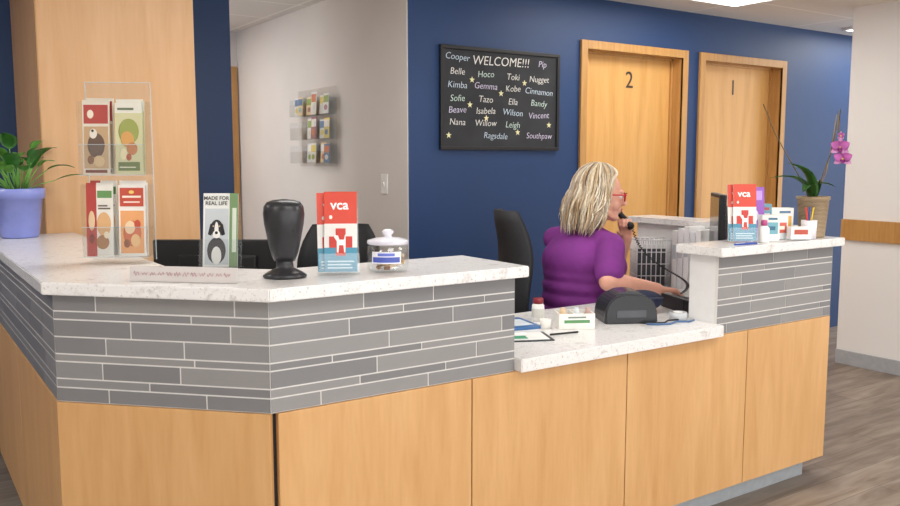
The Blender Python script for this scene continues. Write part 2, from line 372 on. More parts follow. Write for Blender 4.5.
# ---------------------------------------------------------------- potted plant
pp=thing('potted_plant','leafy green houseplant in a glossy periwinkle blue pot','potted plant',(.495,4.14,H+.001))
POT=mat('#8d98e0',.25,var=.03)
x=B(); x.lathe([(0,0),(.072,0),(.078,.01),(.098,.17),(.108,.172),(.110,.215),(.104,.217),(.098,.205),(.09,.19),(0,.185)],POT); x.done('plant_pot',pp)
x=B(); x.lathe([(0,.186),(.092,.188),(.092,.192),(0,.2)],mat('#3a2a20',.9,bump=.5)); x.done('potting_soil',pp)
x=B(); GL=mat('#4a8a3c',.4,var=.3,scale=20); GL2=mat('#7ab852',.4,var=.25,scale=20)
random.seed(3)
for i in range(30):
    a=random.uniform(0,6.28); el=random.uniform(.15,1.3); L=random.uniform(.14,.25)
    r=L*math.cos(el); b0=Vector((.03*math.cos(a),.03*math.sin(a),.2)); mid=b0+Vector((r*.55*math.cos(a),r*.55*math.sin(a),L*math.sin(el)*.85))
    tip=mid+Vector((r*.7*math.cos(a),r*.7*math.sin(a),random.uniform(-.02,.07)))
    tip.y=min(tip.y,.14); mid.y=min(mid.y,.12)
    x.tube([b0,(b0+mid)/2+Vector((0,0,.01)),mid],[.003,.0025,.002],GL2,seg=6)
    x.leaf(mid,tip,random.uniform(.026,.042),random.choice([GL,GL,GL2]),sag=.015)
x.done('foliage',pp)
# ---------------------------------------------------------------- tiered brochure stand
SR=CAMROT+4
def loc_on(base,rot,dx,dy,dz):
    a=rad(rot); return (base[0]+dx*math.cos(a)-dy*math.sin(a),base[1]+dx*math.sin(a)+dy*math.cos(a),base[2]+dz)
bs=(.645,2.93,H+.001)
st=thing('brochure_stand','tall clear acrylic two tier brochure stand holding four leaflets','brochure holder',bs,SR)
x=B()
x.b2((-.105,-.07,0),(.105,.07,.004),ACR,.001); x.b2((-.105,.05,.004),(.105,.054,.595),ACR,.001)
EDGE=mat('#c8d4da',.2,var=.02)
for q in (-.1065,.105): x.b2((q,.05,.004),(q+.0015,.0545,.597),EDGE)
x.b2((-.105,.05,.595),(.105,.054,.597),EDGE)
for z in (.02,.29):
    x.b2((-.105,-.04,z),(.105,-.037,z+.10),ACR); x.b2((-.105,-.04,z),(.105,.05,z+.003),ACR)
    x.b2((-.105,-.0405,z+.0995),(.105,-.0365,z+.101),EDGE); x.b2((-.105,-.0405,z),(.105,-.037,z+.002),EDGE)
    for q in (-.105,-.0015,.102): x.b2((q,-.04,z+.003),(q+.003,.05,z+.24 if q!=-.0015 else z+.1),ACR)
x.done('stand_body',st)
def stackb(dx,z,specs):
    for i,(bg,sh,h) in enumerate(specs):
        for j in (2,1,0):
            brochure('brochure','glossy pet food leaflet in the tiered acrylic stand',loc_on(bs,SR,dx+.004*j*(1 if dx>0 else -1)*(1 if j<2 else -.6),-.030+.014*j,z+.0035),SR,.086,h+.007*j,bg,sh,tilt=4,group='leaflets in the tiered stand')
stackb(-.052,.29,[('#e5dccb',[('r',.05,.70,.9,.26,'#b7463e'),('e',.3,.83,.12,.06,'#f3e6d2'),('r',.05,.08,.9,.58,'#c8a67e'),('e',.5,.40,.32,.17,'#6a5243'),('e',.4,.56,.14,.07,'#efe7da'),('e',.38,.6,.05,.02,'#3a2a20'),('e',.6,.18,.2,.08,'#d8b98e'),('e',.3,.2,.12,.06,'#8a5a3a'),('r',.1,.02,.8,.04,'#7c3a2a')],.235)])
stackb(.052,.29,[('#d9d5a8',[('r',.0,.86,1,.14,'#f0ece0'),('e',.5,.60,.38,.18,'#a0a858'),('e',.45,.5,.25,.12,'#dba45e'),('e',.62,.36,.2,.09,'#c9814d'),('r',.1,.05,.8,.12,'#6a7a44'),('e',.3,.28,.14,.08,'#efe2b8'),('e',.5,.24,.1,.05,'#b85a3a'),('r',.1,.90,.6,.03,'#6d7a5a'),('r',.15,.09,.6,.015,'#e9ead0')],.232)])
stackb(-.052,.02,[('#efe9e0',[('r',.0,.0,.38,1,'#b8443e'),('e',.65,.45,.27,.17,'#e0b07c'),('r',.42,.82,.54,.10,'#6a9a5a'),('e',.6,.2,.24,.1,'#a97a52'),('e',.2,.5,.12,.14,'#e8c9a0'),('e',.2,.25,.1,.07,'#8a3a30'),('r',.45,.66,.45,.02,'#6a5a4a'),('r',.45,.70,.35,.02,'#6a5a4a'),('e',.75,.3,.1,.05,'#f2e2c8')],.235)])
stackb(.052,.02,[('#f5f1ea',[('r',.06,.04,.88,.60,'#efaa70'),('e',.5,.32,.34,.18,'#d8734a'),('e',.42,.40,.2,.10,'#f6d7b0'),('e',.62,.22,.18,.09,'#f0c48a'),('e',.3,.18,.12,.06,'#9a5a3c'),('e',.7,.45,.12,.06,'#c9503a'),('r',.06,.70,.88,.26,'#c9503a'),('r',.15,.82,.7,.03,'#f8e8d8'),('r',.2,.75,.6,.02,'#f8e8d8'),('e',.5,.9,.1,.025,'#f3d070')],.235)])
# ---------------------------------------------------------------- dog leaflet stand
ds=(.872,2.585,H+.001); DR=CAMROT-2
st=thing('brochure_holder','clear acrylic countertop holder for a single leaflet','brochure holder',ds,DR)
x=B(); x.b2((-.062,-.045,0),(.062,.04,.003),ACR,.001); x.b2((-.062,-.03,.003),(.062,-.027,.09),ACR,0,RX(-8)); x.b2((-.062,.010,.003),(.062,.013,.21),ACR,0,RX(-8))
x.b2((-.062,-.03,.003),(-.059,.012,.09),ACR,0,RX(-8)); x.b2((.059,-.03,.003),(.062,.012,.09),ACR,0,RX(-8)); x.done('holder_body',st)
brochure('brochure','leaflet with black and white dog under MADE FOR REAL LIFE',loc_on(ds,DR,0,-.012,.006),DR,.110,.232,'#f2f3ef',[
 ('r',.76,.0,.24,1,'#7a9a6a'),('r',.84,.2,.12,.6,'#dbe4d4'),('t','MADE FOR',.38,.93,.0165,'#4a4a45',.0003),('t','REAL LIFE',.38,.86,.0165,'#4a4a45',.0003),('r',.06,.03,.68,.76,'#ccd2d6'),
 ('e',.4,.22,.27,.18,'#2b2b33'),('e',.4,.16,.15,.13,'#f0eeea'),('e',.4,.52,.18,.12,'#2a2a31'),('p',[(.22,.58),(.15,.44),(.25,.42),(.32,.6)],'#1c1c22'),('p',[(.58,.58),(.65,.44),(.55,.42),(.48,.6)],'#1c1c22'),('e',.4,.5,.06,.11,'#f2efea'),('e',.4,.44,.11,.055,'#f2efea'),('e',.4,.46,.045,.022,'#111114'),('e',.31,.55,.022,.010,'#d8c09a'),('e',.49,.55,.022,.010,'#d8c09a')],tilt=8)
x=B(); x.b2((-.16,-.002,.0),(.16,.003,.044),C('#d0c9c6'),.001,RX(-12)); x.b2((-.16,-.002,0),(.16,.028,.003),ACR)
ink=C('#b87880')
for i in range(12):
    x0=-.147+i*.0245; ph_=i*1.7
    x.tube([(x0+.0028*k*.8,-.003,.022+.007*math.sin(k*(1.4+.2*(i%3))+ph_)*(1 if k%2 else .6)) for k in range(9)],.0007,ink,RX(-12),seg=5)
x.done('desk_sign',loc=(.68,2.345,H+.001),rot=-43,label='low pale plaque strip with faded pink script beside the dog leaflet',category='sign')
# ---------------------------------------------------------------- scanner
sc=thing('barcode_scanner','black presentation barcode scanner with hooded head on a pedestal','barcode scanner',(.96,2.285,H+.001),CAMROT)
SB=mat('#2a2a2e',.32,var=.1)
x=B(); x.lathe([(0,0),(.062,0),(.064,.006),(.05,.016),(.026,.028),(.024,.045),(.026,.06),(0,.062)],SB,Matrix.Diagonal((1,.9,1,1))); x.done('scanner_base',sc)
x=B(); x.lathe([(0,.045),(.030,.048),(.038,.065),(.044,.09),(.050,.12),(.057,.155),(.060,.185),(.057,.207),(.048,.219),(.030,.225),(0,.228)],SB,Matrix.Diagonal((1,.85,1,1))); x.done('scanner_head',sc)
x=B(); x.prism([(-.034,.135),(.034,.135),(.044,.20),(.036,.212),(-.036,.212),(-.044,.20)],.0,.006,mat('#0e0e13',.1),.002,T(0,-.041,.0)@RX(90-4)); x.done('scan_window',sc)
x=B(); x.tube([(.0,.05,.01),(-.01,.08,.006),(-.03,.11,.005),(-.04,.15,.005)],.003,BLACK); x.done('scanner_cable',sc)
# ---------------------------------------------------------------- red leaflets
RED='#dc4a36'
def redbro(base,rot,w,h,label,group):
    sh=[('r',0,.60,1,.40,RED),('t','vca',.47,.83,w*.42,'#ffffff',.0008),('e',.2,.68,.05,.025,'#f4efe8'),
        ('r',0,.0,1,.30,'#4a93b0'),('p',[(.15,.3),(.15,.44),(.35,.44),(.35,.54),(.65,.54),(.65,.44),(.85,.44),(.85,.3),(.65,.3),(.65,.2),(.35,.2),(.35,.3)],'#cc3a30'),
        ('p',[(.38,.24),(.38,.38),(.30,.43),(.32,.46),(.42,.45),(.46,.40),(.60,.40),(.63,.46),(.65,.46),(.64,.24),(.60,.24),(.58,.33),(.45,.33),(.43,.24)],'#f7f5f2'),
        ('r',.1,.12,.8,.018,'#cfe2ea'),('r',.1,.08,.7,.018,'#cfe2ea'),('r',.1,.04,.75,.018,'#cfe2ea')]
    return brochure('brochure',label,base,rot,w,h,'#efece8',sh,tilt=8,group=group)
rb=(1.125,2.262,H+.001); RR=-25
st=thing('brochure_holder','clear acrylic holder gripping a stack of red leaflets','brochure holder',rb,RR)
x=B(); x.b2((-.06,-.04,0),(.06,.05,.003),ACR,.001); x.b2((-.06,-.03,.003),(.06,-.027,.06),ACR,0,RX(-8)); x.b2((-.06,.022,.003),(.06,.025,.2),ACR,0,RX(-8)); x.done('holder_body',st)
redbro(loc_on(rb,RR,.004,-.018,.008),RR-4,.098,.24,'red leaflet with white vca lettering above a blue panel','red leaflets on the angled counter')
redbro(loc_on(rb,RR,-.014,-.002,.006),RR+4,.098,.238,'red leaflet tucked behind the front one in its stand','red leaflets on the angled counter')
# ---------------------------------------------------------------- treat jar
jr=thing('treat_jar','clear jar of dog treats with blue label and white knobbed lid','jar',(1.275,2.232,H+.001),CAMROT)
x=B(); x.lathe([(0,.001),(.058,.001),(.064,.01),(.066,.05),(.062,.078),(.054,.084),(.052,.084),(.060,.076),(.063,.05),(.061,.012),(.056,.004),(0,.004)],ACR); x.done('jar_body',jr)
x=B(); x.lathe([(0,.084),(.06,.084),(.064,.088),(.062,.096),(.04,.102),(.014,.105),(.011,.112),(.018,.118),(.018,.124),(.010,.129),(0,.130)],mat('#e6e3ee',.25)); x.done('jar_lid',jr)
x=B(); random.seed(5)
for i in range(60):
    a=random.uniform(0,6.28); r=random.uniform(0,.048); z=random.uniform(.012,.05)
    x.box((0,0,0),(.018,.010,.009),random.choice([C('#b98a58'),C('#d8ac74'),C('#9a6a43'),C('#e8d0aa')]),.002,T(r*math.cos(a),r*math.sin(a),z)@RZ(random.uniform(0,360))@RX(random.uniform(0,90)))
o=x.done('dog_treats',jr); o['kind']='stuff'
x=B(); 
def arc(b,r,a0,a1,z0,z1,m,th=.0008,n=16):
    tb=bmesh.new(); rr=[]
    for i in range(n+1):
        a=rad(a0+(a1-a0)*i/n); rr.append([tb.verts.new((q*math.cos(a),q*math.sin(a),z)) for q,z in ((r,z0),(r,z1),(r+th,z1),(r+th,z0))])
    for p,q in zip(rr,rr[1:]):
        for k in range(4): tb.faces.new((p[k],p[(k+1)%4],q[(k+1)%4],q[k]))
    tb.faces.new(rr[0]); tb.faces.new(rr[-1][::-1]); bmesh.ops.recalc_face_normals(tb,faces=tb.faces[:]); b.add(tb,m)
arc(x,.0668,-130,-50,.03,.066,C('#f3f2f8')); arc(x,.0677,-126,-54,.034,.05,C('#4a5cb4')); arc(x,.0677,-112,-68,.053,.062,C('#6b7ad0'))
x.done('jar_label',jr)
# ---------------------------------------------------------------- monitors / chairs
def monitor(loc,rot,w,h,label,zs=.12):
    m=thing('monitor',label,'computer monitor',loc,rot)
    x=B(); x.box((0,0,zs+h/2),(w,.03,h),BLACK,.006); x.box((0,-.022,zs+h/2),(w*.6,.02,h*.6),BLACK,.008); x.done('monitor_housing',m)
    x=B(); x.box((0,.0155,zs+h/2),(w-.03,.002,h-.03),mat('#2b3442',.1)); x.done('monitor_screen',m)
    x=B(); x.box((0,-.01,.006),(.22,.16,.012),BLACK,.004); x.box((0,-.03,(zs+.1)/2+.01),(.05,.02,zs+.08),BLACK,.004); x.done('monitor_stand',m)
    return m
monitor((1.04,3.10,.751),CAMROT,.49,.28,'black flat computer monitor seen from behind on inner desk',.112)
def chair(loc,rot,label,ht=.74,w=.42):
    c=thing('office_chair',label,'office chair',loc,rot,group='black office chairs')
    F=mat('#1c1c20',.65,var=.2,scale=80)
    x=B(); x.box((0,0,.465),(.46,.46,.08),F,.03,seg=3); x.done('seat',c)
    x=B(); tb=bmesh.new(); N=8; K=12; g=[]
    for s_ in (0,1):
        gg=[]
        for j in range(K+1):
            v=j/K; row=[]
            ww=w/2*(1-.35*max(0,(v-.55)/.45)**2-.15*max(0,(.25-v)/.25)**2)
            for i in range(N+1):
                u=i/N*2-1
                xx=-.24-.09*v-.03*math.sin(v*6.28)+.05*u*u-(.05 if s_ else 0)*(1-.6*abs(u)**4)*(1-.5*(2*v-1)**6)
                row.append(tb.verts.new((xx,u*ww,.56+v*(ht-.06))))
            gg.append(row)
        g.append(gg)
    for s_ in (0,1):
        for j in range(K):
            for i in range(N):
                f=(g[s_][j][i],g[s_][j][i+1],g[s_][j+1][i+1],g[s_][j+1][i]); tb.faces.new(f if s_ else f[::-1])
    for j in range(K):
        for i in (0,N): tb.faces.new((g[0][j][i],g[1][j][i],g[1][j+1][i],g[0][j+1][i]))
    for i in range(N):
        for j in (0,K): tb.faces.new((g[0][j][i],g[0][j][i+1],g[1][j][i+1],g[1][j][i]))
    bmesh.ops.recalc_face_normals(tb,faces=tb.faces[:])
    x.add(tb,F,None,True); x.done('backrest',c)
    x=B(); x.box((-.05,0,.415),(.2,.16,.03),BLACK,.006); x.tube([(-.1,0,.42),(-.25,0,.44),(-.325,0,.52),(-.335,0,.70)],[.02,.02,.02,.016],BLACK); x.tube([(0,0,.10),(0,0,.25),(0,0,.25),(0,0,.41)],[.028,.028,.018,.018],BLACK); x.done('gas_column',c)
    x=B()
    for k in range(5):
        a=rad(72*k+20); x.tube([(0,0,.10),(.15*math.cos(a),.15*math.sin(a),.09),(.28*math.cos(a),.28*math.sin(a),.07)],[.025,.02,.014],BLACK)
    x.done('star_base',c)
    for k in range(5):
        a=rad(72*k+20); x=B(); x.tube([(.28*math.cos(a)-.02*math.sin(a),.28*math.sin(a)+.02*math.cos(a),.03),(.28*math.cos(a)+.02*math.sin(a),.28*math.sin(a)-.02*math.cos(a),.03)],.029,BLACK,seg=16); x.tube([(.28*math.cos(a),.28*math.sin(a),.03),(.28*math.cos(a),.28*math.sin(a),.075)],.008,BLACK); x.done('caster',c)
    return c
chair((2.69,3.0,0),-20,'black office chair with tall curved back under the seated woman',ht=.71,w=.36)
def arms(c):
    for s_ in (-1,1):
        x=B(); x.box((-.02,s_*.27,.66),(.24,.05,.03),BLACK,.012); x.tube([(0,s_*.22,.43),(0,s_*.27,.45),(0,s_*.275,.56),(-.02,s_*.27,.65)],[.016,.016,.014,.014],BLACK); x.done('armrest',c)
c2=chair((1.88,3.80,0),-120,'empty black office chair pulled up behind the raised counter',ht=.60,w=.46); arms(c2)
# ---------------------------------------------------------------- right counter things
rb2=(2.945,2.20,H+.001); R2=-33
st=thing('brochure_holder','clear acrylic holder with red leaflets on the short ledge','brochure holder',rb2,R2)
x=B(); x.b2((-.06,-.04,0),(.06,.05,.003),ACR,.001); x.b2((-.06,-.03,.003),(.06,-.027,.06),ACR,0,RX(-8)); x.b2((-.06,.022,.003),(.06,.025,.2),ACR,0,RX(-8)); x.done('holder_body',st)
redbro(loc_on(rb2,R2,.006,-.018,.008),R2-4,.094,.235,'red leaflet with white vca lettering on the short ledge','red leaflets on the short ledge')
redbro(loc_on(rb2,R2,-.010,-.002,.006),R2+4,.094,.235,'red leaflet behind the front one on the short ledge','red leaflets on the short ledge')
brochure('display_card','purple upright display card behind the small boxes',(3.10,2.275,H+.001),CAMROT,.125,.225,'#9a5cc0',[('r',.08,.75,.84,.18,'#c39adf'),('e',.5,.45,.3,.16,'#e9dff2')],tilt=6)
def carton(loc,rot,d,c,band,label,name='carton',extra=None):
    x=B(); x.box((0,0,d[2]/2),d,C(c),.0015); x.box((0,-d[1]/2-.0003,d[2]*.5),(d[0]*.8,.001,d[2]*.45),C(band))
    if extra: x.box((0,-d[1]/2-.0008,d[2]*.5),(d[0]*.5,.001,d[2]*.15),C(extra)); x.box((d[0]*.1,-d[1]/2-.0003,d[2]*.86),(d[0]*.5,.001,d[2]*.08),C(extra))
    return x.done(name,loc=loc,rot=rot,label=label,category='box')
carton((3.10,2.185,H+.001),CAMROT,(.075,.05,.11),'#f0eeea','#7ab4c2','small white product box with teal band',extra='#3a6f8a')
carton((3.21,2.215,H+.001),-25,(.065,.045,.10),'#e3eaec','#d2604f','small pale product box with red band',extra='#f6f0e0')
carton((3.19,2.285,H+.001),-34,(.07,.04,.15),'#6aa0ae','#f0efe9','tall teal product box with white band',extra='#b8504a')
carton((3.30,2.27,H+.001),-30,(.10,.05,.13),'#f4f2ee','#e6b04a','wide white product box with yellow band',extra='#5a7a9a')
st=thing('card_holder','clear acrylic business card holder filled with white cards','card holder',(3.245,2.14,H+.001),-30)
x=B(); x.b2((-.05,-.03,0),(.05,.03,.003),ACR); x.b2((-.05,-.03,.003),(.05,-.027,.025),ACR); x.b2((-.05,.02,.003),(.05,.023,.045),ACR); x.done('holder_body',st)
x=B()
x.b2((-.044,-.024,.004),(.044,.017,.056),PAPER)
x.box((0,-.0246,.035),(.06,.0008,.02),C('#c0503c')); x.done('business_card_stack',loc=(3.245,2.14,H+.001),rot=-30,label='stack of white business cards standing in acrylic holder',category='business card')
st=thing('small_bottle','small white plastic bottle with pink cap among the boxes','bottle',(3.02,2.15,H+.001))
x=B(); x.lathe([(0,0),(.02,0),(.022,.004),(.022,.06),(.012,.07),(0,.07)],PAPER); x.done('bottle_body',st)
x=B(); x.lathe([(0,.0705),(.012,.0705),(.012,.092),(0,.094)],C('#c9528e')); x.done('bottle_cap',st)
st=thing('pen_cup','pale ceramic cup holding pens beside the product boxes','cup',(3.335,2.15,H+.001))
x=B(); x.lathe([(0,0),(.03,0),(.033,.08),(.031,.08),(.028,.006),(0,.006)],C('#efe9ee')); x.done('cup_body',st)
for k,cc in enumerate(('#d23c3c','#2d4da5','#e4c33b')):
    x=B(); x.tube([(0,0,0),(0,0,.12)],.004,C(cc)); x.lathe([(0,-.01),(.001,-.01),(.004,0),(0,0)],BLACK); x.done('pen',loc=(3.335+.008*(k-1),2.15+.006*(k-1),H+.018),tilt=(rad(6*(k-1)),rad(5*(k-1))),label='coloured pen standing in the pale cup',category='pen',group='pens in the cup')
x=B(); x.tube([(-.06,0,.0045),(.06,0,.0045)],.004,C('#2b50b0')); x.tube([(.06,0,.0045),(.072,0,.0045)],[.0035,.001],C('#dddddd')); x.box((-.03,0,.009),(.05,.003,.002),C('#dddddd')); x.done('pen',loc=(2.87,2.125,H+.001),rot=-8,label='blue ballpoint pen lying on the short ledge',category='pen')
# orchid
oc=thing('potted_orchid','pink flowering orchid in a woven wicker basket pot','orchid',(3.42,2.19,H+.001))
def wicker():
    m,nt,b=nodes('wicker'); L=nt.links.new
    tc=nt.nodes.new('ShaderNodeTexCoord'); w=nt.nodes.new('ShaderNodeTexWave'); w.bands_direction='Z'; w.inputs['Scale'].default_value=55; w.inputs['Distortion'].default_value=3
    r=nt.nodes.new('ShaderNodeValToRGB'); r.color_ramp.elements[0].color=lin('#8b7257'); r.color_ramp.elements[1].color=lin('#d3ba96')
    bp=nt.nodes.new('ShaderNodeBump'); bp.inputs['Strength'].default_value=.8; bp.inputs['Distance'].default_value=.004
    L(tc.outputs['Object'],w.inputs['Vector']); L(w.outputs['Fac'],r.inputs['Fac']); L(r.outputs['Color'],b.inputs['Base Color']); L(w.outputs['Fac'],bp.inputs['Height']); L(bp.outputs['Normal'],b.inputs['Normal']); return m
WK=wicker()
x=B(); x.lathe([(0,0),(.052,0),(.054,.005),(.066,.165),(.071,.168),(.071,.18),(.062,.18),(.06,.15),(0,.148)],WK); x.done('basket_pot',oc)
Rv=Vector((.829,-.559,0)); Fv=Vector((.559,.829,0))
def ov(r,f,z): v=Rv*r+Fv*f; return (v.x,v.y,z)
x=B(); OG=mat('#4a7a3a',.35,var=.2)
for r,f,z,w in ((-.20,.0,.26,.036),(-.15,-.04,.33,.034),(.10,.0,.22,.034),(.05,.09,.24,.03),(-.09,-.1,.2,.03)):
    x.leaf((0,0,.16),ov(r,f,z),w,OG,sag=.05,fold=.3)
x.done('foliage',oc)
x=B(); OS=mat('#6c5a3a',.5); 
x.tube([ov(0,0,.15),ov(.03,.0,.25),ov(.065,0,.36),ov(.085,0,.46),ov(.10,0,.56),ov(.098,0,.50),ov(.10,0,.44),ov(.10,0,.40)],[.003]*6+[.002,.0015],OS)
x.tube([ov(-.01,0,.15),ov(-.05,0,.24),ov(-.12,.01,.36),ov(-.18,.01,.46),ov(-.235,.01,.585)],.0025,OS)
x.tube([ov(.0,.01,.15),ov(.05,.0,.28),ov(.07,0,.40),ov(.085,0,.54)],.002,mat('#8f7a50',.6))
x.done('stem',oc)
PK=mat('#d67ac8',.5,var=.15,scale=40); PK2=mat('#eab0e0',.5)
def flower(r,f,z,s_,yaw):
    x=B(); M=T(*ov(r,f,z))@RZ(CAMROT+yaw)
    for a in (90,210,330): x.leaf((0,0,0),(s_*math.cos(rad(a)),-.01,s_*math.sin(rad(a))),s_*.34,PK2,up=(0,-1,0),sag=.003,M=M)
    for a in (25,155): x.leaf((0,-.002,0),(s_*math.cos(rad(a)),-.012,s_*math.sin(rad(a))),s_*.5,PK,up=(0,-1,0),sag=.004,M=M)
    x.leaf((0,-.004,0),(0,-.02,-s_*.5),s_*.25,mat('#9a2f86',.5),up=(0,-1,0),M=M); x.ell((0,-.008,0),(.004,.004,.004),mat('#e8d060',.5),M=M,sub=2)
    x.done('orchid_flower',oc)
flower(.095,-.015,.395,.046,0); flower(.11,-.02,.345,.042,-15); flower(.10,0,.445,.022,20)
# ---------------------------------------------------------------- work area around person
monitor((3.135,2.475,.7955),47,.28,.25,'black flat monitor seen edge on behind the ledge',.245)
wo=thing('wire_file_rack','white wire mesh desktop file rack beside the seated woman','file rack',(3.24,2.97,.7955),-34)
x=B(); WR=mat('#f2f2f4',.4)
def wr(a,b,r=.0025): x.tube([a,b],r,WR,seg=6)
for z in (.004,.065,.125,.185,.245): 
    for a,b in (((-.085,-.075),(.085,-.075)),((.085,-.075),(.085,.075)),((.085,.075),(-.085,.075)),((-.085,.075),(-.085,-.075))): wr((a[0],a[1],z),(b[0],b[1],z),.0038 if z>.24 else .0025)
for i in range(8):
    u=-.085+.17/7*i; wr((u,-.075,0.004),(u,-.075,.245)); wr((u,.075,.004),(u,.075,.245)); wr((u,-.075,.004),(u,.075,.004))
for i in range(7):
    v=-.075+.025*i; wr((-.085,v,.004),(-.085,v,.245)); wr((.085,v,.004),(.085,v,.245))
x.done('rack_body',wo)
for i in range(3):
    x=B(); x.b2((-.07,-.004,0),(.07,.004,.19+.02*(i%2)),[C('#4d5056'),PAPER,C('#3b3e44')][i],.001)
    x.done('folder',loc=loc_on((3.24,2.97,.7955),-34,0,-.03+.04*i,.008),rot=-34,label='%s folder standing in the wire rack'%('white paper' if i==1 else 'dark grey plastic'),category='folder',group='folders in the wire rack')
for i in range(5):
    x=B(); hh=.30+.012*(i%3); x.b2((-.075,-.016,0),(.075,.016,hh),[WHITE,C('#f4f5f6'),C('#f7f7f7'),C('#eceff2'),C('#f7f7f7')][i],.003); x.box((-.0756,0,hh*.65),(.001,.022,.07),C('#c4ccd2'))
    x.done('binder',loc=(3.30,2.80-.036*i,.7955),rot=0,label='white ring binder standing on the work surface',category='binder',group='row of white binders')
kb=thing('keyboard','pale grey computer keyboard under the typing hand','keyboard',(3.13,2.71,.7955),-80)
x=B(); x.box((0,0,.009),(.28,.12,.016),mat('#c9c9c6',.5),.004); x.done('keyboard_body',kb)
x=B()
for r in range(5):
    for c in range(11): x.box((-.122+c*.0243,-.044+r*.022,.020),(.019,.018,.006),mat('#e0e0dc',.5),.0015,seg=1)
x.done('keyboard_keys',kb)
ph=thing('desk_telephone','black office desk telephone base with keypad','telephone',(2.89,2.41,.7955),-20)
x=B(); x.prism([(-.09,0),(.09,0),(.09,.022),(-.09,.06)],-.10,.10,BLACK,.003,RX(90)); x.done('phone_base',ph)
x=B()
for r in range(4):
    for c in range(3): x.box((0,0,0),(.014,.014,.006),mat('#6d6d70',.5),.001,T(-.03+r*.022,-.0+c*.022,.050-(-.03+r*.022+.09)*.21+.014)@RY(12))
x.done('phone_keypad',ph)
lp=thing('label_printer','rounded black label printer with glossy lid and white roll','printer',(2.465,2.385,.7955),-28)
def rnd(rx,rz,n=18,z0=0): return [(rx*math.copysign(abs(math.cos(t))**.7,math.cos(t)),z0+rz*math.sin(t)**.7 if math.sin(t)>0 else z0) for t in [math.pi*i/n for i in range(n+1)]]
x=B(); x.prism(rnd(.108,.118),-.08,.08,mat('#2c2d32',.3),.006,RX(90)); x.done('printer_body',lp)
x=B(); x.prism([(a*.8,b) for a,b in rnd(.108,.127)],-.062,.062,mat('#3f4147',.15),.003,RX(90)); x.done('printer_lid',lp)
x=B(); x.box((.104,0,.045),(.012,.12,.008),mat('#0a0a0a',.4)); x.box((.0,-.081,.04),(.12,.004,.03),mat('#4c4e54',.3),.0015); x.done('printer_slot',lp)
x=B(); x.tube([(.02,0,0),(.05,-.03,0),(.10,-.05,0),(.16,-.03,0),(.20,-.06,0),(.24,-.05,0)],.004,mat('#4c6d9a',.5)); x.done('cable',loc=(2.44,2.265,.800),label='loose blue cable lying on the stone worktop',category='cable')
x=B(); x.tube([(.02,.02,0),(.06,-.015,0),(.10,-.035,0),(.15,-.01,0),(.22,-.03,0)],.0035,BLACK); x.done('cable',loc=(2.44,2.28,.800),label='loose black cable lying on the stone worktop',category='cable')
bg=thing('fabric_pouch','dark navy soft fabric pouch slumped on the worktop','pouch',(2.68,2.50,.7955),-20)
x=B(); x.ell((0,0,.045),(.095,.07,.045),mat('#262d48',.85,var=.3),sub=4); x.tube([(-.08,-.045,.06),(0,-.07,.065),(.08,-.045,.06)],.003,mat('#454a5c',.5)); x.done('pouch_body',bg)
td=thing('tape_roll','clear roll of packing tape with white core','tape',(2.66,2.28,.7955))
x=B(); x.lathe([(.02,0),(.036,0),(.036,.03),(.02,.03),(.02,0)],mat('#cfd2d6',.15)); x.done('tape_winding',td); x=B(); x.lathe([(.017,0),(.0198,0),(.0198,.03),(.017,.03),(.017,0)],PAPER); x.done('tape_core',td)
tr=thing('supply_tray','white desktop tray box with green printed side','tray',(2.20,2.40,.7955),-28)
x=B()
for a,b in (((-.07,-.05,0),(.07,.05,.004)),((-.07,-.05,.004),(.07,-.046,.06)),((-.07,.046,.004),(.07,.05,.06)),((-.07,-.046,.004),(-.066,.046,.06)),((.066,-.046,.004),(.07,.046,.06)),((-.01,-.046,.004),(-.007,.046,.06))): x.b2(a,b,mat('#f2f0ea',.5),0)
x.box((.0,-.0505,.03),(.1,.001,.012),C('#5f9a63')); x.box((.0,-.0505,.046),(.07,.001,.006),C('#7d8a80')); x.done('tray_body',tr)
for k in range(3):
    x=B(); x.lathe([(0,0),(.014,0),(.014,.05),(.010,.056),(.010,.07),(0,.07)],[C('#e6c8a0'),C('#d8e0e4'),C('#c9a8a0')][k]); x.done('small_vial',loc=loc_on((2.20,2.40,.7955),-28,-.045+.045*k+(.01 if k else 0),0,.005),label='small capped vial standing in the supply tray',category='vial',group='vials in the supply tray')
pb=thing('pill_bottle','white pill bottle with dark red cap on the worktop','bottle',(2.17,2.58,.7955))
x=B(); x.lathe([(0,0),(.023,0),(.025,.003),(.025,.062),(.019,.07),(0,.07)],PAPER); arc(x,.0252,0,359,.015,.05,C('#dcdad2')); x.done('bottle_body',pb)
x=B(); x.lathe([(0,.0702),(.021,.0702),(.021,.09),(.019,.092),(0,.092)],C('#8c2430'),seg=24); x.done('bottle_cap',pb)
x=B(); x.lathe([(0,0),(.02,0),(.022,.035),(.020,.035),(.018,.004),(0,.004)],C('#f0ede6')); x.done('paper_cup',loc=(2.09,2.44,.7955),label='tiny white paper cup beside the supply tray',category='cup')
cl=thing('clipboard','dark clipboard holding white and green paper forms','clipboard',(1.90,2.36,.7955),-24)
x=B(); x.box((0,0,.002),(.22,.15,.004),mat('#30343a',.5),.001); x.done('clipboard_board',cl)
x=B(); x.box((.0,0,.0048),(.19,.13,.001),PAPER); x.box((-.03,-.02,.0056),(.1,.05,.0008),C('#4fa27a')); x.done('paper_form',cl)
x=B(); x.box((-.095,0,.008),(.02,.06,.006),mat('#b8b8b8',.3,1),.002); x.done('clipboard_clip',cl)
x=B(); x.tube([(-.06,0,.005),(.06,0,.005)],.004,BLACK); x.tube([(.06,0,.005),(.07,0,.005)],[.003,.001],C('#cccccc')); x.done('pen',loc=(2.07,2.31,.7955),rot=-10,label='black pen lying beside the clipboard',category='pen')
x=B()
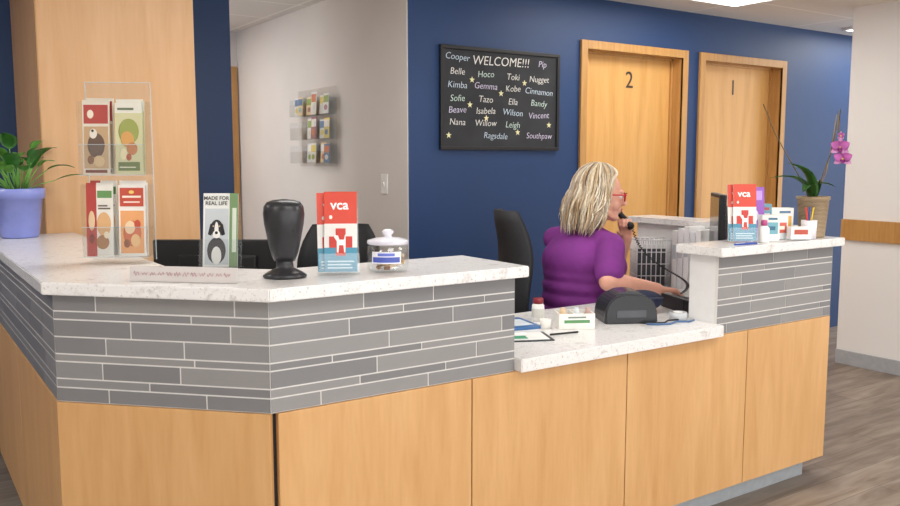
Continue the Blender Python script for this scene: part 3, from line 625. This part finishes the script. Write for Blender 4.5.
x.box((0,0,.001),(.21,.28,.002),PAPER)
for k in range(7): x.box((0,.1-.03*k,.0022),(.15,.004,.0004),C('#9aa2aa'))
x.done('paper_sheet',loc=(1.88,2.60,.7955),rot=14,label='loose white printed paper sheet on the lower worktop',category='paper')
x=B(); x.box((0,0,.004),(.15,.21,.008),C('#3f6fa8'),.001); x.box((0,0,.0086),(.11,.12,.001),C('#dfe6ee')); x.done('notebook',loc=(2.03,2.56,.7955),rot=-12,label='blue covered notebook lying beside the pill bottle',category='notebook')
# ---------------------------------------------------------------- PERSON
base=Vector((2.78,2.97,0))
pr=thing('person','seated woman in purple scrub top and red glasses holding a phone','person',base)
def blob(name,fn,voxel,sm,m,it=6):
    b=B(); fn(b); me=bpy.data.meshes.new('t'); b.bm.to_mesh(me); b.bm.free()
    o=bpy.data.objects.new('t',me); COL.objects.link(o)
    r=o.modifiers.new('r','REMESH'); r.mode='VOXEL'; r.voxel_size=voxel; r.use_smooth_shade=True
    s_=o.modifiers.new('s','SMOOTH'); s_.factor=sm; s_.iterations=it
    me2=bpy.data.meshes.new_from_object(o.evaluated_get(bpy.context.evaluated_depsgraph_get()))
    bpy.data.objects.remove(o); bpy.data.meshes.remove(me)
    me2.name=name; me2.transform(Matrix.Translation(-base)); me2.materials.clear(); me2.materials.append(m)
    for p in me2.polygons: p.use_smooth=True
    o=bpy.data.objects.new(name,me2); COL.objects.link(o); o.parent=pr
    return o
def pfin(b,name,label=None): return b.done(name,pr,loc=tuple(-base),label=label)
HC=Vector((2.845,2.92,1.265)); HY=-36
HM=Matrix.Translation(HC)@RZ(HY)@RY(6)
def hp(f,l,u): return HM@Vector((f,l,u))
SHn=Vector((2.775,2.785,1.045)); SHf=Vector((2.77,3.165,1.050))
ELn=Vector((2.665,2.685,.900)); WRn=Vector((2.945,2.650,.848))
ELf=Vector((3.09,3.09,.850)); WRf=Vector((3.085,2.985,1.055))
def hand(b,wr_,F,U,side,curl,sc=1.0,thumb=(.6,.7,-.1)):
    F=Vector(F).normalized(); U=Vector(U); U=(U-F*U.dot(F)).normalized(); L=U.cross(F)*side
    wr_=Vector(wr_)
    for k,(o,ln) in enumerate(((.026,.95),(.009,1.05),(-.009,1.0),(-.026,.82))):
        kn=wr_+F*.088*sc+L*o*sc
        b.cap(wr_+F*.012+L*o*.6,kn,.013*sc,.0115*sc,WHITE,seg=10)
        p=kn
        for seg_,(l_,r0,r1) in enumerate(((.040,.0095,.0085),(.026,.0085,.0078),(.020,.0078,.0065))):
            a=rad(sum(curl[:seg_+1])+k*3); d=F*math.cos(a)-U*math.sin(a)
            q=p+d*l_*ln*sc; b.cap(p,q,r0*sc,r1*sc,WHITE,seg=10); p=q
    t0=wr_+F*.022*sc+L*.02*sc; d=(F*thumb[0]+L*thumb[1]+U*thumb[2]).normalized(); t1=t0+d*.042*sc
    b.cap(t0,t1,.0135*sc,.0105*sc,WHITE,seg=10); d2=(F*(thumb[0]+.4)+L*thumb[1]*.3+U*(thumb[2]-.2)).normalized(); t2=t1+d2*.030*sc; b.cap(t1,t2,.0105*sc,.009*sc,WHITE,seg=10); b.cap(t2,t2+d2*.02*sc,.009*sc,.0075*sc,WHITE,seg=10)
RINGS=[(.60,2.765,.170,.200),(.66,2.765,.170,.200),(.72,2.763,.170,.196),(.78,2.762,.168,.192),(.84,2.762,.165,.190),(.90,2.762,.160,.190),(.95,2.762,.153,.190),(.99,2.763,.140,.188),(1.02,2.765,.122,.178)]
def torso(b,k):
    for z,cx,rx,ry in RINGS: b.ell((cx,2.975,z),(rx*k,ry*k,.085),WHITE)
    b.ell((2.87,2.955,.93),(.105*k,.150*k,.105),WHITE); b.ell((2.84,2.965,.84),(.12*k,.155*k,.11),WHITE)
def body(b):
    R=HM.to_3x3().to_4x4()
    def he(c,r): b.ell(hp(*c),r,WHITE,R=R)
    he((-.012,0,.03),(.098,.077,.098)); he((.02,0,-.01),(.075,.068,.085)); he((.035,0,-.055),(.056,.052,.052)); he((.066,0,-.090),(.024,.026,.020))
    for s_ in (-1,1):
        he((.060,s_*.036,-.03),(.026,.026,.028)); he((.0,s_*.078,-.005),(.020,.010,.032)); b.cap(hp(.0,s_*.056,-.055),hp(.06,s_*.026,-.088),.018,.014,WHITE)
    b.cap(hp(.083,-.03,.034),hp(.083,.03,.034),.012,.012,WHITE)
    b.cap(hp(.088,0,.022),hp(.112,0,-.018),.008,.011,WHITE); he((.107,0,-.022),(.014,.016,.009))
    he((.088,0,-.052),(.012,.024,.016))
    b.cap((2.79,2.96,1.06),hp(-.015,0,-.07),.060,.052,WHITE)
    torso(b,.84)
    b.cap(SHn,SHf,.05,.05,WHITE)
    b.cap(SHn,ELn,.050,.044,WHITE); b.cap(ELn,(ELn*.7+WRn*.3),.044,.043,WHITE); b.cap((ELn*.7+WRn*.3),WRn,.043,.028,WHITE)
    b.cap(SHf,ELf,.050,.042,WHITE); b.cap(ELf,(ELf*.7+WRf*.3),.042,.042,WHITE); b.cap((ELf*.7+WRf*.3),WRf,.042,.027,WHITE)
    hand(b,WRn,(.97,-.1,-.12),(0,.05,1),1,(16,16,14),1.0)
    hand(b,WRf,(-.42,-.22,.88),(.62,.70,.35),-1,(35,50,45),1.0,thumb=(.5,.35,-.7))
    for s_ in (-1,1):
        hip=Vector((2.77,2.975+s_*.09,.585)); kn=Vector((3.20,2.965+s_*.10,.565)); an=Vector((3.16,2.965+s_*.11,.09))
        b.cap(hip,kn,.085,.062,WHITE); b.cap(kn,an,.058,.036,WHITE); b.cap(an,an+Vector((.11,0,-.04)),.035,.03,WHITE)
blob('body',body,.0042,.5,SKIN,4)
PUR=mat('#7f2f88',.8,var=.12,scale=9,bump=.35)
def top(b):
    torso(b,1.04)
    b.ell((2.725,2.975,.96),(.130,.190,.13),WHITE)
    b.cap(SHn+Vector((0,.015,-.004)),SHf-Vector((0,.015,.004)),.064,.064,WHITE)
    b.cap((2.785,2.90,1.075),(2.785,3.03,1.075),.062,.062,WHITE)
    b.cap((2.785,2.91,1.08),SHn,.058,.060,WHITE); b.cap((2.785,3.03,1.08),SHf,.058,.060,WHITE)
    e=SHn.lerp(ELn,.76); b.cap(SHn,e,.066,.069,WHITE)
    e=SHf.lerp(ELf,.62); b.cap(SHf,e,.064,.066,WHITE)
blob('scrub_top',top,.006,.6,PUR,14)
def pants(b):
    b.ell((2.76,2.975,.585),(.155,.195,.085),WHITE)
    for s_ in (-1,1):
        hip=Vector((2.77,2.975+s_*.09,.585)); kn=Vector((3.20,2.965+s_*.10,.565)); an=Vector((3.16,2.965+s_*.11,.13))
        b.cap(hip,kn,.094,.072,WHITE); b.cap(kn,an,.068,.052,WHITE)
blob('trousers',pants,.008,.5,mat('#22242c',.8,var=.2),6)
for s_ in (-1,1):
    def shoe(b,s_=s_):
        y=2.965+s_*.11
        b.ell((3.15,y,.05),(.05,.042,.05),WHITE); b.ell((3.24,y,.042),(.10,.045,.036),WHITE); b.box((3.21,y,.012),(.24,.075,.022),WHITE,.008)
    blob('shoe',shoe,.005,.5,mat('#e2e2e6',.5),4)
x=B(); lipm=mat('#c0606a',.4)
x.ell(hp(.0985,0,-.046),(.006,.020,.004),lipm,R=HM.to_3x3().to_4x4()); x.ell(hp(.0975,0,-.055),(.006,.018,.005),lipm,R=HM.to_3x3().to_4x4()); pfin(x,'lips')
for s_ in (-1,1):
    x=B(); x.ell(hp(.079,s_*.031,.012),(.0125,.0125,.0125),mat('#eeeae6',.2)); x.ell(hp(.0885,s_*.032,.012),(.004,.0055,.0055),mat('#4a3a2a',.2)); pfin(x,'eye')
x=B(); RG=mat('#c8202c',.25)
for s_ in (-1,1):
    pts=[]
    for k in range(17):
        a=2*math.pi*k/16; ca=math.cos(a); sa=math.sin(a)
        cx=.026*math.copysign(abs(ca)**.6,ca); cz=.019*math.copysign(abs(sa)**.6,sa)
        pts.append(hp(.108-abs(cx)*.12-.006*(1 if cx*s_>0 else 0),s_*.034+cx,.012+cz))
    x.tube(pts,.0030,RG,seg=6)
    x.tube([hp(.098,s_*.060,.020),hp(.085,s_*.080,.022),hp(.03,s_*.090,.018),hp(-.01,s_*.088,.010)],.0036,RG,seg=6)
x.tube([hp(.108,-.009,.018),hp(.114,0,.021),hp(.108,.009,.018)],.0026,RG,seg=6)
pfin(x,'glasses','red plastic framed glasses')
x=B(); random.seed(11)
HCOL=[mat('#cdb592',.5,var=.12,scale=60),mat('#ddcdb0',.5,var=.1,scale=60),mat('#a5896a',.5,var=.12,scale=60),mat('#b9aa98',.5,var=.1,scale=60),mat('#e9decb',.5,var=.08,scale=60)]
Rm=HM.to_3x3().to_4x4()
x.ell(hp(-.03,0,.042),(.102,.089,.098),HCOL[0],R=Rm); x.ell(hp(-.055,0,-.03),(.070,.085,.11),HCOL[2],R=Rm)
for i in range(760):
    a0=random.uniform(-180,180); sg=1 if a0>0 else -1; aa=abs(a0)
    lenz=random.uniform(-.195,-.13) if aa>70 else random.uniform(-.15,-.08)
    off=random.uniform(.0,.024); ph_=random.uniform(0,6.28); pts=[]; n=20; wav=random.uniform(.005,.014); flare=random.uniform(-.01,.05); lim=random.uniform(64,76); fr_=random.uniform(10,20)
    for k in range(n+1):
        t=k/n
        sst=min(1,max(0,(t-.10)/.30)); sst=sst*sst*(3-2*sst)
        az=aa if aa>lim else aa+(lim-aa)*sst
        a=rad(az)*sg
        if t<.5:
            pol=rad(6+86*(t/.5)); rr=math.sin(pol); z=.035+(.105+off)*math.cos(pol)
        else:
            q=(t-.5)/.5; rr=1+.16*math.sin(q*3.0)-.05*q; z=.035+(.105+off)*math.cos(rad(92))+(lenz-.03)*q
        wv=wav*math.sin(t*fr_+ph_)*t
        f=-.028+(.102+off)*rr*math.cos(a); l=(.086+off)*rr*math.sin(a)
        if t>.5: l+=sg*flare*(t-.5)*1.2; f+=-flare*(t-.5)*1.6-(.04*(t-.5) if az<90 else 0)
        pts.append(hp(f+wv*math.cos(a+1),l+wv*math.sin(a+1),z+wv*.3))
    r=random.uniform(.0026,.0046); x.tube(pts,[r*.6]+[r]*(n-4)+[r*.8,r*.6,r*.35,r*.12],random.choice(HCOL),seg=5)
pfin(x,'hair','wavy grey blonde shoulder-length hair')
off_=Vector((3.0,2.97,1.19))
hs=thing('telephone_handset','black telephone handset held against her ear with coiled cord','telephone handset',off_)
ear=Vector((2.908,3.000,1.265)); mo=Vector((3.035,2.915,1.120))
mid=(ear+mo)/2+Vector((.035,.03,.005))
x=B(); x.tube([ear-off_+Vector((.01,.01,.015)),ear.lerp(mid,.5)-off_+Vector((.012,.008,0)),mid-off_,mo.lerp(mid,.5)-off_+Vector((.01,.005,-.004)),mo-off_+Vector((.008,0,-.012))],[.016,.015,.013,.015,.017],BLACK,seg=12)
x.done('handset_grip',hs)
dn=Vector((-.5,-.8,0)).normalized()
x=B(); x.cap(mo-off_,mo-off_+Vector((-.9,-.35,.3)).normalized()*.012,.02,.019,BLACK); x.done('handset_cup',hs)
x=B(); x.cap(ear-off_,ear-off_+dn*.006,.021,.02,BLACK); x.done('handset_cup',hs)
x=B(); p0=mo-off_+Vector((.02,0,-.02)); p3=Vector((2.92,2.49,.85))-off_; pts=[]
for k in range(300):
    t=k/299; c=p0*(1-t)**3+(p0+Vector((.05,-.02,-.22)))*3*t*(1-t)**2+(p3+Vector((.26,.06,.05)))*3*t*t*(1-t)+p3*t**3
    pts.append(c+Vector((.006*math.cos(k*.9),.006*math.sin(k*.9),0)))
x.tube(pts,.0022,BLACK,seg=5); x.done('coiled_cord',hs)
# ---------------------------------------------------------------- camera, world
cam=bpy.data.cameras.new('camera'); cam.sensor_width=36; cam.lens=33.6; cam.clip_start=.05
co=bpy.data.objects.new('camera',cam); COL.objects.link(co); co.location=(0,0,1.44); co.rotation_euler=(rad(90-6.3),0,rad(-34)); S.camera=co
if ZOOM:
    zx,zy,zf=ZOOM; cam.lens*=zf; cam.shift_x=(zx-450)/900*zf; cam.shift_y=(253-zy)/900*zf
w=bpy.data.worlds.new('world'); S.world=w; w.use_nodes=True
bgn=w.node_tree.nodes['Background']; bgn.inputs[0].default_value=(1,.99,.97,1); bgn.inputs[1].default_value=2.4
